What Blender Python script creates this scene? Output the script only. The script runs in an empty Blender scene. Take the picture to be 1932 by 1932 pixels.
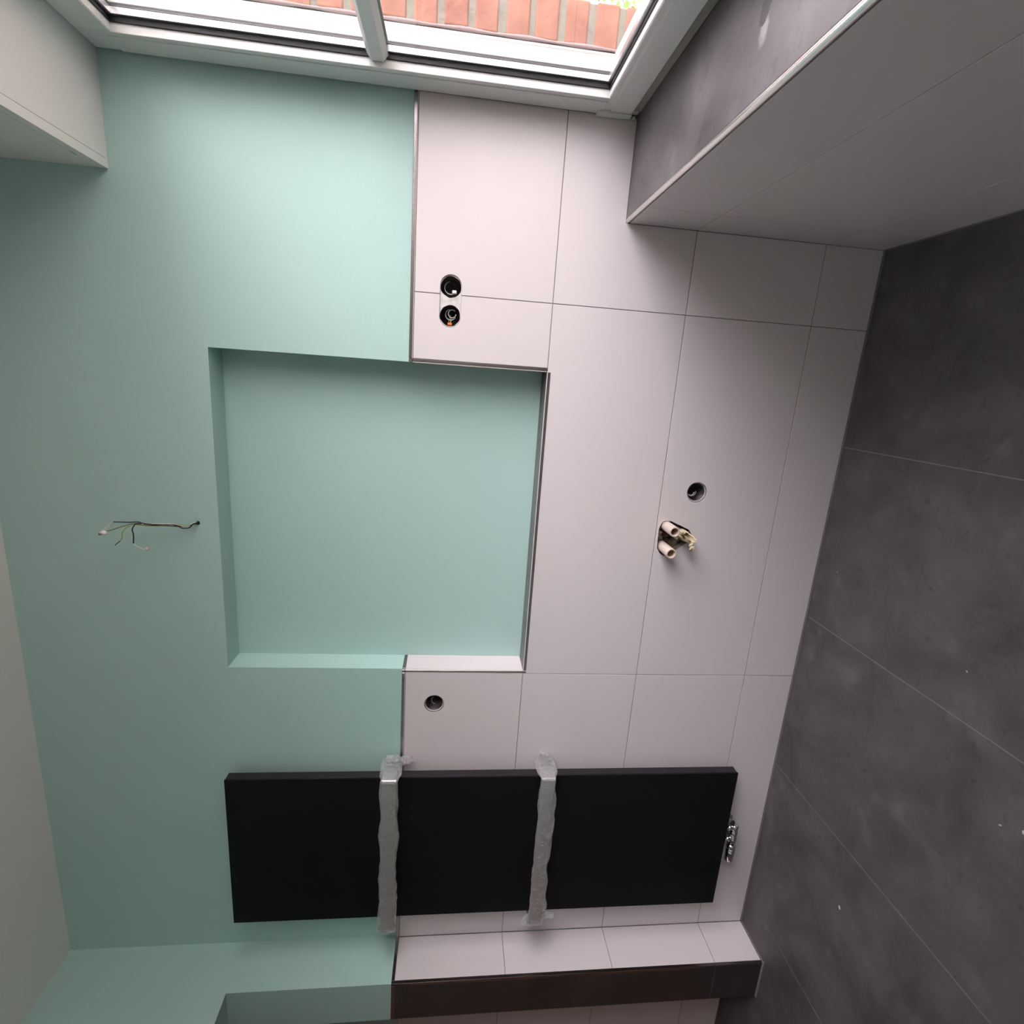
import bpy, bmesh, math, random
from mathutils import Vector, Matrix, noise
random.seed(7)
PI = math.pi
scene = bpy.context.scene
COL = scene.collection

# ------------------------------------------------------------------ camera
F = 1012.53
cam_d = bpy.data.cameras.new('camera'); cam = bpy.data.objects.new('camera', cam_d); COL.objects.link(cam)
cam_d.sensor_fit = 'HORIZONTAL'; cam_d.sensor_width = 36.0; cam_d.lens = F / 1932.0 * 36.0
cam_d.clip_start = 0.02; cam_d.clip_end = 200
CW = (0.10841030260400462, 0.0558664324239046, -0.24341029486483368)
CP = Vector((-0.22237813, -1.62384753, 1.25600381))
def _rod(w):
    w = Vector(w); t = w.length
    return Matrix.Rotation(t, 3, w / t)
_R = Matrix(((0, 0, -1), (-1, 0, 0), (0, 1, 0))) @ _rod(CW)      # rows: right, down, forward
r_, d_, f_ = _R[0], _R[1], _R[2]
cam.matrix_world = Matrix(((r_[0], -d_[0], -f_[0], CP[0]), (r_[1], -d_[1], -f_[1], CP[1]), (r_[2], -d_[2], -f_[2], CP[2]), (0, 0, 0, 1)))
scene.camera = cam

# ------------------------------------------------------------------ world: overcast sky, darker land below the horizon
wd = bpy.data.worlds.new('overcast'); scene.world = wd; wd.use_nodes = True
nt = wd.node_tree; nt.nodes.clear()
tc = nt.nodes.new('ShaderNodeTexCoord'); sep = nt.nodes.new('ShaderNodeSeparateXYZ'); rp = nt.nodes.new('ShaderNodeValToRGB')
mr = nt.nodes.new('ShaderNodeMapRange'); mr.inputs[1].default_value = -1; mr.inputs[2].default_value = 1
bg = nt.nodes.new('ShaderNodeBackground'); ow = nt.nodes.new('ShaderNodeOutputWorld')
nt.links.new(tc.outputs['Generated'], sep.inputs[0]); nt.links.new(sep.outputs[2], mr.inputs[0]); nt.links.new(mr.outputs[0], rp.inputs[0])
# brighter patch of thin cloud where the hidden sun stands
LOBE = Vector((1, -.45, .50)).normalized(); LOBE_N = 11.0; LOBE_A = 1.5
nv = nt.nodes.new('ShaderNodeVectorMath'); nv.operation = 'NORMALIZE'; nt.links.new(tc.outputs['Generated'], nv.inputs[0])
dp = nt.nodes.new('ShaderNodeVectorMath'); dp.operation = 'DOT_PRODUCT'; nt.links.new(nv.outputs[0], dp.inputs[0]); dp.inputs[1].default_value = LOBE
mxx = nt.nodes.new('ShaderNodeMath'); mxx.operation = 'MAXIMUM'; nt.links.new(dp.outputs['Value'], mxx.inputs[0]); mxx.inputs[1].default_value = 0
pw = nt.nodes.new('ShaderNodeMath'); pw.operation = 'POWER'; nt.links.new(mxx.outputs[0], pw.inputs[0]); pw.inputs[1].default_value = LOBE_N
lb = nt.nodes.new('ShaderNodeVectorMath'); lb.operation = 'SCALE'; lb.inputs[0].default_value = (LOBE_A, LOBE_A * .925, LOBE_A * .945); nt.links.new(pw.outputs[0], lb.inputs['Scale'])
sm = nt.nodes.new('ShaderNodeVectorMath'); sm.operation = 'ADD'; nt.links.new(rp.outputs[0], sm.inputs[0]); nt.links.new(lb.outputs[0], sm.inputs[1])
nt.links.new(sm.outputs[0], bg.inputs[0]); nt.links.new(bg.outputs[0], ow.inputs[0])
cr = rp.color_ramp
cr.elements[0].position = 0.0; cr.elements[0].color = (.40, .37, .34, 1)
cr.elements[1].position = 1.0; cr.elements[1].color = (.70, .64, .68, 1)
for p_, c_ in ((.49, (.50, .46, .44, 1)), (.52, (.86, .79, .81, 1)), (.62, (.86, .79, .81, 1)), (.80, (.80, .735, .755, 1))):
    e = cr.elements.new(p_); e.color = c_
WORLD_STRENGTH = 6.0
bg.inputs[1].default_value = WORLD_STRENGTH

vs = scene.view_settings
vs.view_transform = 'Standard'; vs.look = 'None'; vs.gamma = 1.0; vs.use_curve_mapping = False
vs.exposure = 0.25
scene.display_settings.display_device = 'sRGB'

# ------------------------------------------------------------------ dimensions of the room
ZA, ZB, ZC = .9885, .5885, .1885           # tile joints
ZT = 1.3934                                # top of the tiled dado
XR, XW, XL = .2297, .4864, -2.3077         # right wall face, window frame face, left wall face
ZS, ZL, ZCEIL = .800, 2.1566, 2.5414       # sill, window lintel, ceiling
NX0, NX1, NZ1 = -1.1751, -.1909, 1.9435    # niche
PD = .165; XP = -2.475; ZD = 1.945         # pier depth, far side of the pier, door head
YF = -2.6                                 # wall behind the camera
WY0, WY1 = 0.0, -2.3                      # window opening along y
YB = -.085                                 # glass edge / brick reveal
PY = .008                                  # painted plaster plane (tiles stand 8 mm proud)

# ------------------------------------------------------------------ helpers
def mesh_obj(name, bm, mats, parent=None, smooth=False):
    me = bpy.data.meshes.new(name)
    bmesh.ops.recalc_face_normals(bm, faces=bm.faces)
    bm.to_mesh(me); bm.free()
    for m in (mats if isinstance(mats, (list, tuple)) else [mats]): me.materials.append(m)
    if smooth:
        for p in me.polygons: p.use_smooth = True
    o = bpy.data.objects.new(name, me); COL.objects.link(o)
    if parent is not None: o.parent = parent
    return o
def struct(o): o['kind'] = 'structure'; return o
def tag(o, label, cat, group=None, kind=None):
    o['label'] = label; o['category'] = cat
    if group: o['group'] = group
    if kind: o['kind'] = kind
    return o
def empty(name, loc=(0, 0, 0)):
    o = bpy.data.objects.new(name, None); o.empty_display_size = .02; COL.objects.link(o); o.location = loc; return o
def kid(o, parent):
    """parent an object built in world coordinates under an empty"""
    o.parent = parent; o.matrix_parent_inverse = Matrix.Translation(parent.location).inverted(); return o
def box(bm, x0, x1, y0, y1, z0, z1, bev=0, mi=0):
    x0, x1 = min(x0, x1), max(x0, x1); y0, y1 = min(y0, y1), max(y0, y1); z0, z1 = min(z0, z1), max(z0, z1)
    v = [bm.verts.new(c) for c in ((x0, y0, z0), (x1, y0, z0), (x1, y1, z0), (x0, y1, z0), (x0, y0, z1), (x1, y0, z1), (x1, y1, z1), (x0, y1, z1))]
    fs = [bm.faces.new([v[i] for i in q]) for q in ((3, 2, 1, 0), (4, 5, 6, 7), (0, 1, 5, 4), (1, 2, 6, 5), (2, 3, 7, 6), (3, 0, 4, 7))]
    for f in fs: f.material_index = mi
    if bev:
        es = list({e for f in fs for e in f.edges})
        g = bmesh.ops.bevel(bm, geom=es, offset=bev, segments=1 if bev < .002 else 3, profile=.5, affect='EDGES')
        for f in g['faces']: f.material_index = mi
    return fs
def boxobj(name, x0, x1, y0, y1, z0, z1, mat, bev=0, parent=None):
    bm = bmesh.new(); box(bm, x0, x1, y0, y1, z0, z1, bev); return mesh_obj(name, bm, mat, parent)
def prism(bm, pts, y0, y1):
    """closed outline of (x, z) extruded along y"""
    a = [bm.verts.new((x, y0, z)) for x, z in pts]; b = [bm.verts.new((x, y1, z)) for x, z in pts]
    n = len(pts); bm.faces.new(a); bm.faces.new(b[::-1])
    for i in range(n): bm.faces.new((a[i], b[i], b[(i + 1) % n], a[(i + 1) % n]))
def circle_pts(cx, cz, r, n=40, wob=0): 
    return [(cx + (r + wob * noise.noise(Vector((math.cos(2 * PI * i / n) * 2, math.sin(2 * PI * i / n) * 2, cx * 9)))) * math.cos(2 * PI * i / n),
             cz + (r + wob * noise.noise(Vector((math.cos(2 * PI * i / n) * 2, math.sin(2 * PI * i / n) * 2, cz * 9)))) * math.sin(2 * PI * i / n)) for i in range(n)]
def stadium(x0, x1, cz, r, n=20):
    return [(x1 + r * math.sin(PI * i / n), cz - r * math.cos(PI * i / n) * -1) for i in range(n + 1)][::1] + \
           [(x0 - r * math.sin(PI * i / n), cz - r * math.cos(PI * i / n)) for i in range(n + 1)]
def cut(o, cutters):
    bm = bmesh.new()
    co = []
    for c in cutters:
        me = bpy.data.meshes.new('c'); b = bmesh.new(); c(b); bmesh.ops.recalc_face_normals(b, faces=b.faces); b.to_mesh(me); b.free()
        k = bpy.data.objects.new('c', me); COL.objects.link(k); co.append(k)
        m = o.modifiers.new('b', 'BOOLEAN'); m.operation = 'DIFFERENCE'; m.solver = 'EXACT'; m.object = k
    bpy.context.view_layer.update()
    dg = bpy.context.evaluated_depsgraph_get()
    me = bpy.data.meshes.new_from_object(o.evaluated_get(dg))
    o.modifiers.clear(); o.data = me
    for k in co: bpy.data.objects.remove(k, do_unlink=True)
    bm.free()
    return o
def smooth_path(pts, sub=6):
    P = [Vector(p) for p in pts]; P = [P[0] * 2 - P[1]] + P + [P[-1] * 2 - P[-2]]; out = []
    for i in range(1, len(P) - 2):
        a, b, c, d = P[i - 1:i + 3]
        for k in range(sub):
            t = k / sub
            out.append(.5 * ((2 * b) + (-a + c) * t + (2 * a - 5 * b + 4 * c - d) * t * t + (-a + 3 * b - 3 * c + d) * t ** 3))
    out.append(P[-2]); return out
def tube(bm, pts, r, seg=8, sub=6, mi=0):
    P = smooth_path(pts, sub) if sub > 1 else [Vector(p) for p in pts]
    rings = []; up = Vector((.13, .31, .94))
    for i, p in enumerate(P):
        t = (P[min(i + 1, len(P) - 1)] - P[max(i - 1, 0)]).normalized()
        s = t.cross(up); s = s.normalized() if s.length > 1e-4 else Vector((1, 0, 0)); up = s.cross(t).normalized()
        rr = r(i / (len(P) - 1)) if callable(r) else r
        rings.append([bm.verts.new(p + (s * math.cos(2 * PI * k / seg) + up * math.sin(2 * PI * k / seg)) * rr) for k in range(seg)])
    for a, b in zip(rings, rings[1:]):
        for k in range(seg): bm.faces.new((a[k], a[(k + 1) % seg], b[(k + 1) % seg], b[k])).material_index = mi
    bm.faces.new(rings[0][::-1]).material_index = mi; bm.faces.new(rings[-1]).material_index = mi
def lathe(bm, prof, org, axis, seg=32, mi=0, closed=False):
    """prof: (distance along axis, radius)"""
    axis = Vector(axis).normalized(); s = axis.orthogonal().normalized(); u = axis.cross(s); org = Vector(org)
    R = [[bm.verts.new(org + axis * h + (s * math.cos(2 * PI * k / seg) + u * math.sin(2 * PI * k / seg)) * max(r, 1e-5)) for k in range(seg)] for h, r in prof]
    pairs = list(zip(R, R[1:])) + ([(R[-1], R[0])] if closed else [])
    for a, b in pairs:
        for k in range(seg):
            f = bm.faces.new((a[k], a[(k + 1) % seg], b[(k + 1) % seg], b[k])); f.smooth = True; f.material_index = mi
    if not closed:
        bm.faces.new(R[0][::-1]).material_index = mi; bm.faces.new(R[-1]).material_index = mi

# ------------------------------------------------------------------ materials
def mat(name, col, rough=.5, metal=0, spec=.5, bump=0, bscale=60, var=0, vscale=3, coat=0):
    m = bpy.data.materials.new(name); m.use_nodes = True; t = m.node_tree; b = t.nodes['Principled BSDF']
    b.inputs['Base Color'].default_value = (*col, 1); b.inputs['Roughness'].default_value = rough
    b.inputs['Metallic'].default_value = metal; b.inputs['Specular IOR Level'].default_value = spec
    b.inputs['Coat Weight'].default_value = coat
    c = t.nodes.new('ShaderNodeTexCoord')
    if bump:
        n = t.nodes.new('ShaderNodeTexNoise'); n.inputs['Scale'].default_value = bscale; n.inputs['Detail'].default_value = 4
        bu = t.nodes.new('ShaderNodeBump'); bu.inputs['Strength'].default_value = bump; bu.inputs['Distance'].default_value = .002
        t.links.new(c.outputs['Object'], n.inputs['Vector']); t.links.new(n.outputs['Fac'], bu.inputs['Height']); t.links.new(bu.outputs[0], b.inputs['Normal'])
    if var:
        n = t.nodes.new('ShaderNodeTexNoise'); n.inputs['Scale'].default_value = vscale; n.inputs['Detail'].default_value = 5
        r = t.nodes.new('ShaderNodeValToRGB'); r.color_ramp.elements[0].position = .3; r.color_ramp.elements[1].position = .7
        r.color_ramp.elements[0].color = (*[x * (1 - var) for x in col], 1); r.color_ramp.elements[1].color = (*[min(1, x * (1 + var)) for x in col], 1)
        t.links.new(c.outputs['Object'], n.inputs['Vector']); t.links.new(n.outputs['Fac'], r.inputs[0]); t.links.new(r.outputs[0], b.inputs['Base Color'])
    return m
M = {}
M['mint'] = mat('mint_paint', (.415, .605, .57), .6, bump=.12, bscale=160, var=.012, vscale=2)
M['tile'] = mat('pale_wall_tile', (.66, .608, .62), .42, bump=.03, bscale=300, var=.012, vscale=1.5)
M['grout'] = mat('grey_grout', (.22, .20, .20), .9)
M['plaster'] = mat('bare_plaster', (.62, .58, .57), .9, bump=.8, bscale=90, var=.12, vscale=60)
M['white'] = mat('white_paint', (.80, .79, .77), .6, bump=.05, bscale=120)
M['ceil'] = mat('ceiling_paint', (.80, .79, .76), .8)
M['steel'] = mat('brushed_steel', (.30, .27, .265), .24, metal=1)
M['pale'] = mat('pale_joint', (.66, .61, .60), .7)
M['chrome'] = mat('chrome', (.75, .75, .76), .08, metal=1)
M['satin'] = mat('satin_steel', (.62, .61, .60), .35, metal=1)
M['upvc'] = mat('white_window_plastic', (.72, .73, .72), .3)
M['gasket'] = mat('black_rubber', (.012, .011, .014), .5)
M['spacer'] = mat('aluminium_spacer', (.7, .7, .72), .35, metal=1)
M['black'] = mat('black_radiator_paint', (.0055, .0055, .0068), .66, spec=.18)
M['blackside'] = mat('black_radiator_side', (.014, .012, .017), .5, spec=.4)
M['pipe'] = mat('cream_plastic_pipe', (.60, .51, .45), .45)
M['pipein'] = mat('ochre_pipe_inside', (.34, .22, .10), .6)
M['shard'] = mat('cream_broken_plastic', (.62, .53, .37), .5)
M['boxp'] = mat('dark_socket_box', (.035, .028, .03), .5)
M['wblack'] = mat('black_wire', (.02, .02, .022), .4)
M['wgrey'] = mat('grey_wire', (.42, .42, .44), .35)
M['wbrown'] = mat('brown_wire', (.20, .13, .07), .5)
M['wgreen'] = mat('yellow_green_wire', (.28, .40, .06), .5)
M['wdgreen'] = mat('green_wire_end', (.03, .14, .07), .5)
M['wwhite'] = mat('white_wire', (.75, .74, .72), .4)
M['orange'] = mat('orange_connector', (.75, .16, .03), .4)
M['wood'] = mat('brown_door_wood', (.16, .055, .025), .45, var=.3, vscale=14)
M['mortar'] = mat('sandy_mortar', (.24, .225, .185), .95, bump=1, bscale=120, var=.12, vscale=40)
M['sealant'] = mat('grey_sealant', (.19, .175, .19), .6)
M['leaf'] = mat('garden_leaf', (.20, .34, .05), .6, var=.3, vscale=6)
M['dry'] = mat('dry_stems', (.30, .20, .10), .8, var=.3, vscale=10)
M['timber'] = mat('garden_timber', (.42, .31, .18), .7, var=.2, vscale=12)
M['ground'] = mat('garden_ground', (.62, .59, .54), .95, bump=1, bscale=20, var=.3, vscale=3)
M['crumb'] = mat('plaster_crumb', (.60, .58, .53), .9)

def dark_tile(name, base, stain=False, rough=.5):
    m = bpy.data.materials.new(name); m.use_nodes = True; t = m.node_tree; b = t.nodes['Principled BSDF']; L = t.links
    c = t.nodes.new('ShaderNodeTexCoord')
    n1 = t.nodes.new('ShaderNodeTexNoise'); n1.inputs['Scale'].default_value = 5.5; n1.inputs['Detail'].default_value = 9; n1.inputs['Distortion'].default_value = .6; n1.inputs['Roughness'].default_value = .62
    n2 = t.nodes.new('ShaderNodeTexNoise'); n2.inputs['Scale'].default_value = 38; n2.inputs['Detail'].default_value = 6
    n3 = t.nodes.new('ShaderNodeTexNoise'); n3.inputs['Scale'].default_value = 11; n3.inputs['Detail'].default_value = 6
    for n in (n1, n2, n3): L.new(c.outputs['Object'], n.inputs['Vector'])
    r1 = t.nodes.new('ShaderNodeValToRGB')
    r1.color_ramp.elements[0].position = .33; r1.color_ramp.elements[0].color = (*[x * .66 for x in base], 1)
    r1.color_ramp.elements[1].position = .68; r1.color_ramp.elements[1].color = (*[x * 1.28 for x in base], 1)
    L.new(n1.outputs['Fac'], r1.inputs[0])
    r2 = t.nodes.new('ShaderNodeValToRGB')           # dark fine pits
    r2.color_ramp.elements[0].position = .22; r2.color_ramp.elements[0].color = (.45, .45, .45, 1)
    r2.color_ramp.elements[1].position = .40; r2.color_ramp.elements[1].color = (1, 1, 1, 1)
    L.new(n2.outputs['Fac'], r2.inputs[0])
    mx = t.nodes.new('ShaderNodeMix'); mx.data_type = 'RGBA'; mx.blend_type = 'MULTIPLY'; mx.inputs[0].default_value = .8
    L.new(r1.outputs[0], mx.inputs[6]); L.new(r2.outputs[0], mx.inputs[7])
    r3 = t.nodes.new('ShaderNodeValToRGB')           # pale dust patches
    r3.color_ramp.elements[0].position = .60; r3.color_ramp.elements[0].color = (0, 0, 0, 1)
    r3.color_ramp.elements[1].position = 1.0; r3.color_ramp.elements[1].color = (1, 1, 1, 1)
    L.new(n3.outputs['Fac'], r3.inputs[0])
    mx2 = t.nodes.new('ShaderNodeMix'); mx2.data_type = 'RGBA'; L.new(mx.outputs[2], mx2.inputs[6]); mx2.inputs[7].default_value = (*[x * 1.9 + .01 for x in base], 1)
    L.new(r3.outputs[0], mx2.inputs[0])
    last = mx2.outputs[2]
    if stain:                                         # smear of filler and a wet dark spot on the sill
        def blob(cx, cy, sx, sy, thr0, thr1, col, last):
            mp = t.nodes.new('ShaderNodeMapping'); mp.inputs['Location'].default_value = (-cx / sx, -cy / sy, 0); mp.inputs['Scale'].default_value = (1 / sx, 1 / sy, 0)
            L.new(c.outputs['Object'], mp.inputs['Vector'])
            ln = t.nodes.new('ShaderNodeVectorMath'); ln.operation = 'LENGTH'; L.new(mp.outputs[0], ln.inputs[0])
            nn = t.nodes.new('ShaderNodeTexNoise'); nn.inputs['Scale'].default_value = 90; nn.inputs['Detail'].default_value = 5; L.new(c.outputs['Object'], nn.inputs['Vector'])
            ad = t.nodes.new('ShaderNodeMath'); ad.operation = 'ADD'; L.new(ln.outputs['Value'], ad.inputs[0]); L.new(nn.outputs['Fac'], ad.inputs[1])
            mrr = t.nodes.new('ShaderNodeMapRange'); mrr.inputs[1].default_value = thr1; mrr.inputs[2].default_value = thr0; L.new(ad.outputs[0], mrr.inputs[0])
            k = t.nodes.new('ShaderNodeMix'); k.data_type = 'RGBA'; L.new(mrr.outputs[0], k.inputs[0]); L.new(last, k.inputs[6]); k.inputs[7].default_value = (*col, 1)
            return k.outputs[2]
        last = blob(.338, -.668, .026, .016, .95, 1.5, (.30, .295, .31), last)
        last = blob(.366, -.663, .022, .018, 1.25, 1.42, (.022, .021, .024), last)
    L.new(last, b.inputs['Base Color'])
    b.inputs['Roughness'].default_value = rough; b.inputs['Specular IOR Level'].default_value = .5
    bu = t.nodes.new('ShaderNodeBump'); bu.inputs['Strength'].default_value = .15; bu.inputs['Distance'].default_value = .001
    L.new(n2.outputs['Fac'], bu.inputs['Height']); L.new(bu.outputs[0], b.inputs['Normal'])
    return m
M['floor'] = dark_tile('anthracite_floor_tile', (.098, .090, .096), rough=.5)
M['slate'] = dark_tile('anthracite_sill_tile', (.115, .105, .112), stain=True, rough=.38)

M['floor_shaded'] = dark_tile('shaded_reveal_tile', (.036, .031, .030), rough=.5)  # floor tile darkened: shade on the pier front is mixed into its colour

def brick_mat():
    m = mat('red_brick', (.42, .13, .07), .9, bump=1, bscale=70); t = m.node_tree; b = t.nodes['Principled BSDF']
    c = t.nodes.new('ShaderNodeTexCoord'); n = t.nodes.new('ShaderNodeTexNoise'); n.inputs['Scale'].default_value = 12; n.inputs['Detail'].default_value = 8
    r = t.nodes.new('ShaderNodeValToRGB'); r.color_ramp.elements[0].position = .3; r.color_ramp.elements[0].color = (.27, .11, .078, 1)
    r.color_ramp.elements[1].position = .72; r.color_ramp.elements[1].color = (.43, .215, .15, 1)
    t.links.new(c.outputs['Object'], n.inputs['Vector']); t.links.new(n.outputs['Fac'], r.inputs[0]); t.links.new(r.outputs[0], b.inputs['Base Color'])
    return m
M['brick'] = brick_mat()

def fres(t, ior):
    """fresnel that reads the same from both sides of a thin sheet"""
    fr = t.nodes.new('ShaderNodeFresnel'); ge = t.nodes.new('ShaderNodeNewGeometry'); mp = t.nodes.new('ShaderNodeMapRange')
    mp.inputs[3].default_value = ior; mp.inputs[4].default_value = 1 / ior
    t.links.new(ge.outputs['Backfacing'], mp.inputs[0]); t.links.new(mp.outputs[0], fr.inputs[0]); return fr
def glass_mat():
    m = bpy.data.materials.new('window_glass'); m.use_nodes = True; t = m.node_tree; t.nodes.clear()
    tr = t.nodes.new('ShaderNodeBsdfTransparent'); tr.inputs[0].default_value = (.985, .986, .985, 1); g = t.nodes.new('ShaderNodeBsdfGlossy'); g.inputs['Roughness'].default_value = .02
    fr = fres(t, 1.3); mx = t.nodes.new('ShaderNodeMixShader'); o = t.nodes.new('ShaderNodeOutputMaterial')
    t.links.new(fr.outputs[0], mx.inputs[0]); t.links.new(tr.outputs[0], mx.inputs[1]); t.links.new(g.outputs[0], mx.inputs[2]); t.links.new(mx.outputs[0], o.inputs[0])
    return m
M['glass'] = glass_mat()
def film_mat():
    m = bpy.data.materials.new('clear_plastic_film'); m.use_nodes = True; t = m.node_tree; t.nodes.clear(); L = t.links
    c = t.nodes.new('ShaderNodeTexCoord'); n = t.nodes.new('ShaderNodeTexNoise'); n.inputs['Scale'].default_value = 55; n.inputs['Detail'].default_value = 5; n.inputs['Distortion'].default_value = 1.5
    L.new(c.outputs['Object'], n.inputs['Vector'])
    bu = t.nodes.new('ShaderNodeBump'); bu.inputs['Strength'].default_value = 1; bu.inputs['Distance'].default_value = .012; L.new(n.outputs['Fac'], bu.inputs['Height'])
    tr = t.nodes.new('ShaderNodeBsdfTransparent'); tr.inputs[0].default_value = (.95, .95, .95, 1)
    g = t.nodes.new('ShaderNodeBsdfGlossy'); g.inputs['Roughness'].default_value = .12; L.new(bu.outputs[0], g.inputs['Normal'])
    d = t.nodes.new('ShaderNodeBsdfDiffuse'); d.inputs[0].default_value = (.8, .8, .8, 1)
    fr = fres(t, 1.75); L.new(bu.outputs[0], fr.inputs['Normal'])
    m1 = t.nodes.new('ShaderNodeMixShader'); m1.inputs[0].default_value = .20; L.new(tr.outputs[0], m1.inputs[1]); L.new(d.outputs[0], m1.inputs[2])
    m2 = t.nodes.new('ShaderNodeMixShader'); L.new(fr.outputs[0], m2.inputs[0]); L.new(m1.outputs[0], m2.inputs[1]); L.new(g.outputs[0], m2.inputs[2])
    o = t.nodes.new('ShaderNodeOutputMaterial'); L.new(m2.outputs[0], o.inputs[0]); return m
M['film'] = film_mat()

# ================================================================== SETTING
# ---- openings in the back wall: sockets, pipe recess
S1, S2, S3, S4 = (.0209, 1.2809), (-.0551, 1.2808), (-.531, .4702), (-1.303, 1.2837)
PIPE_CUT = [(-.6467, .5769), (-.6354, .5718), (-.6300, .5636), (-.6298, .5437), (-.6419, .5128), (-.6562, .4791), (-.6692, .4681), (-.6849, .4656), (-.7013, .4790),
            (-.7109, .4912), (-.7252, .5095), (-.7420, .5343), (-.7496, .5536), (-.7409, .5661), (-.7231, .5776), (-.6915, .5797), (-.6579, .5798)]
def cyl_cut(c, r, y0, y1, wob=0): return lambda b: prism(b, circle_pts(c[0], c[1], r, 36, wob), y0, y1)
def box_cut(*a): return lambda b: box(b, *a)

# painted back wall with the niche
wb = struct(boxobj('wall_back', XP, .585, PY, .34, 0, ZCEIL + .2, M['mint']))
cut(wb, [box_cut(NX0 - .008, NX1 + .008, -.02, .1, ZA - .008, NZ1)] +
    [cyl_cut(c, .0305, -.02, .062) for c in (S1, S2, S3, S4)] + [lambda b: prism(b, PIPE_CUT, -.02, .075), cyl_cut((-.6985, 2.0031), .0062, -.02, .05)])
M['raw'] = mat('raw_masonry', (.24, .19, .15), .95, bump=1, bscale=70, var=.4, vscale=50)
wb.data.materials.append(M['raw'])
for p in wb.data.polygons:
    c = p.center
    if .0085 < c.y < .0995 and not (NX0 - .01 <= c.x <= NX1 + .01 and ZA - .01 <= c.z <= NZ1 + .01) and XP + .01 < c.x < .58 and .01 < c.z < ZCEIL: p.material_index = 1
# niche above the tile line is painted: fill strips that bring the paint flush with the tile liner
boxobj('jamb_plaster', NX0 - .008, NX0 - .001, PY, .1, ZT, NZ1, M['mint'], parent=wb)
boxobj('jamb_plaster', NX1 + .001, NX1 + .008, PY, .1, ZT, NZ1, M['mint'], parent=wb)

# substrate that shows as grout between the tiles
def substrate():
    bm = bmesh.new(); y0, y1 = .0018, PY
    box(bm, XL, .5, y0, y1, 0, ZA - .0084); box(bm, XL, NX0 - .009, y0, y1, ZA - .008, ZT - .002); box(bm, NX1 + .009, .5, y0, y1, ZA - .008, ZT - .002)
    o = mesh_obj('grout', bm, M['grout'], wb)
    cut(o, [cyl_cut(c, .0310, -.02, .062) for c in (S3, S4)] + [lambda b: prism(b, PIPE_CUT, -.02, .075), lambda b: prism(b, stadium(S2[0], S1[0], S1[1], .030), -.02, .1)])
    return o
substrate()
G = .0011       # half joint
def tiles(cells, plane, depth, name, mat_, parent, cutters=None):
    """cells: (a0,a1,z0,z1) rectangles in a plane; plane: function(a, d, z) -> xyz box corners"""
    bm = bmesh.new()
    for a0, a1, z0, z1 in cells:
        p = plane(a0 + G, 0, z0 + G); q = plane(a1 - G, depth, z1 - G)
        box(bm, p[0], q[0], p[1], q[1], p[2], q[2], .0006)
    o = mesh_obj(name, bm, mat_, parent)
    if cutters: cut(o, cutters)
    return o
rows = [(.004, ZC), (ZC, ZB), (ZB, ZA)]
cells = []
for z0, z1 in rows:
    cells += [(XL, -1.1867, z0, z1), (-1.1867, 0, z0, z1)]
    cells += [(0, XR, z0, z1)] if z1 < .7 else []
cells += [(0, XR, ZB, ZS + G), (0, XW + .01, ZS - G, ZA)]
# (tile beside the corner is one L-shaped piece: joint between the two cells is closed below)
cells += [(XL, NX0 - .0105, ZA, ZT - .0115), (NX1 + .0105, 0, ZA, ZT - .0115), (0, XW + .01, ZA, ZT - .0115)]
wt = tiles(cells, lambda a, d, z: (a, d, z), PY - .001, 'tile_cladding', M['tile'], wb,
      [cyl_cut(c, r, -.02, .06, .0012) for c, r in ((S3, .0335), (S4, .0335))] +
      [lambda b: prism(b, PIPE_CUT, -.02, .075), lambda b: prism(b, stadium(S2[0] - .002, S1[0] + .002, S1[1], .0305), -.02, .1)])
boxobj('tile_cladding', G * 1.5, XR, 0.00005, .006, ZS - .004, ZS + .004, M['tile'], parent=wb)
# plaster bridge between the two upper socket holes
pb = bmesh.new(); prism(pb, stadium(S2[0], S1[0], S1[1], .0299), .003, PY)
pbo = mesh_obj('plaster_patch', pb, M['plaster'], wb)
cut(pbo, [cyl_cut(S1, .0288, -.02, .06, .0022), cyl_cut((S2[0], S2[1]), .0284, -.02, .06, .0022)])
# niche liner: pale tile on both jambs, dark tile ledge
boxobj('niche_jamb_tile', NX0 - .0078, NX0, .0095, .0995, ZA + .001, ZT - .0115, M['tile'], .0005, wb)
boxobj('niche_jamb_tile', NX1, NX1 + .0078, .0095, .0995, ZA + .001, ZT - .0115, M['tile'], .0005, wb)
boxobj('niche_ledge_tile', NX0 + .001, NX1 - .001, .0095, .0995, ZA - .0078, ZA, M['slate'], .0005, wb)

# edge profiles round the tiled dado
def trim(n, segs, parent=None):
    bm = bmesh.new()
    for s in segs: box(bm, *s, .0008)
    return struct(mesh_obj('trim_%d' % n, bm, M['steel']))
e = .0105
h = .0016
t1 = trim(1, [(NX1 + e, XW + .02, -.0006, PY, ZT - e + h, ZT), (NX1, NX1 + e, -.0006, .0095, ZT - e, ZT), (NX1 + h, NX1 + e, -.0006, .0095, ZA, ZT - e - .0006),
         (NX0 + .0004, NX1 - .0006, -.0006, .0095, ZA - e, ZA - h),
         (NX0 - e + h, NX0 - h, -.0006, .0095, ZA - e, ZT - e - .0006), (NX0 - e, NX0, -.0006, .0095, ZT - e, ZT), (XL, NX0 - e - .0006, -.0006, PY, ZT - e + h, ZT),
         (NX0 - .008, NX0, .0095, .0995, ZT - e, ZT), (NX1, NX1 + .008, .0095, .0995, ZT - e, ZT)])
bm = bmesh.new()
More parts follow.
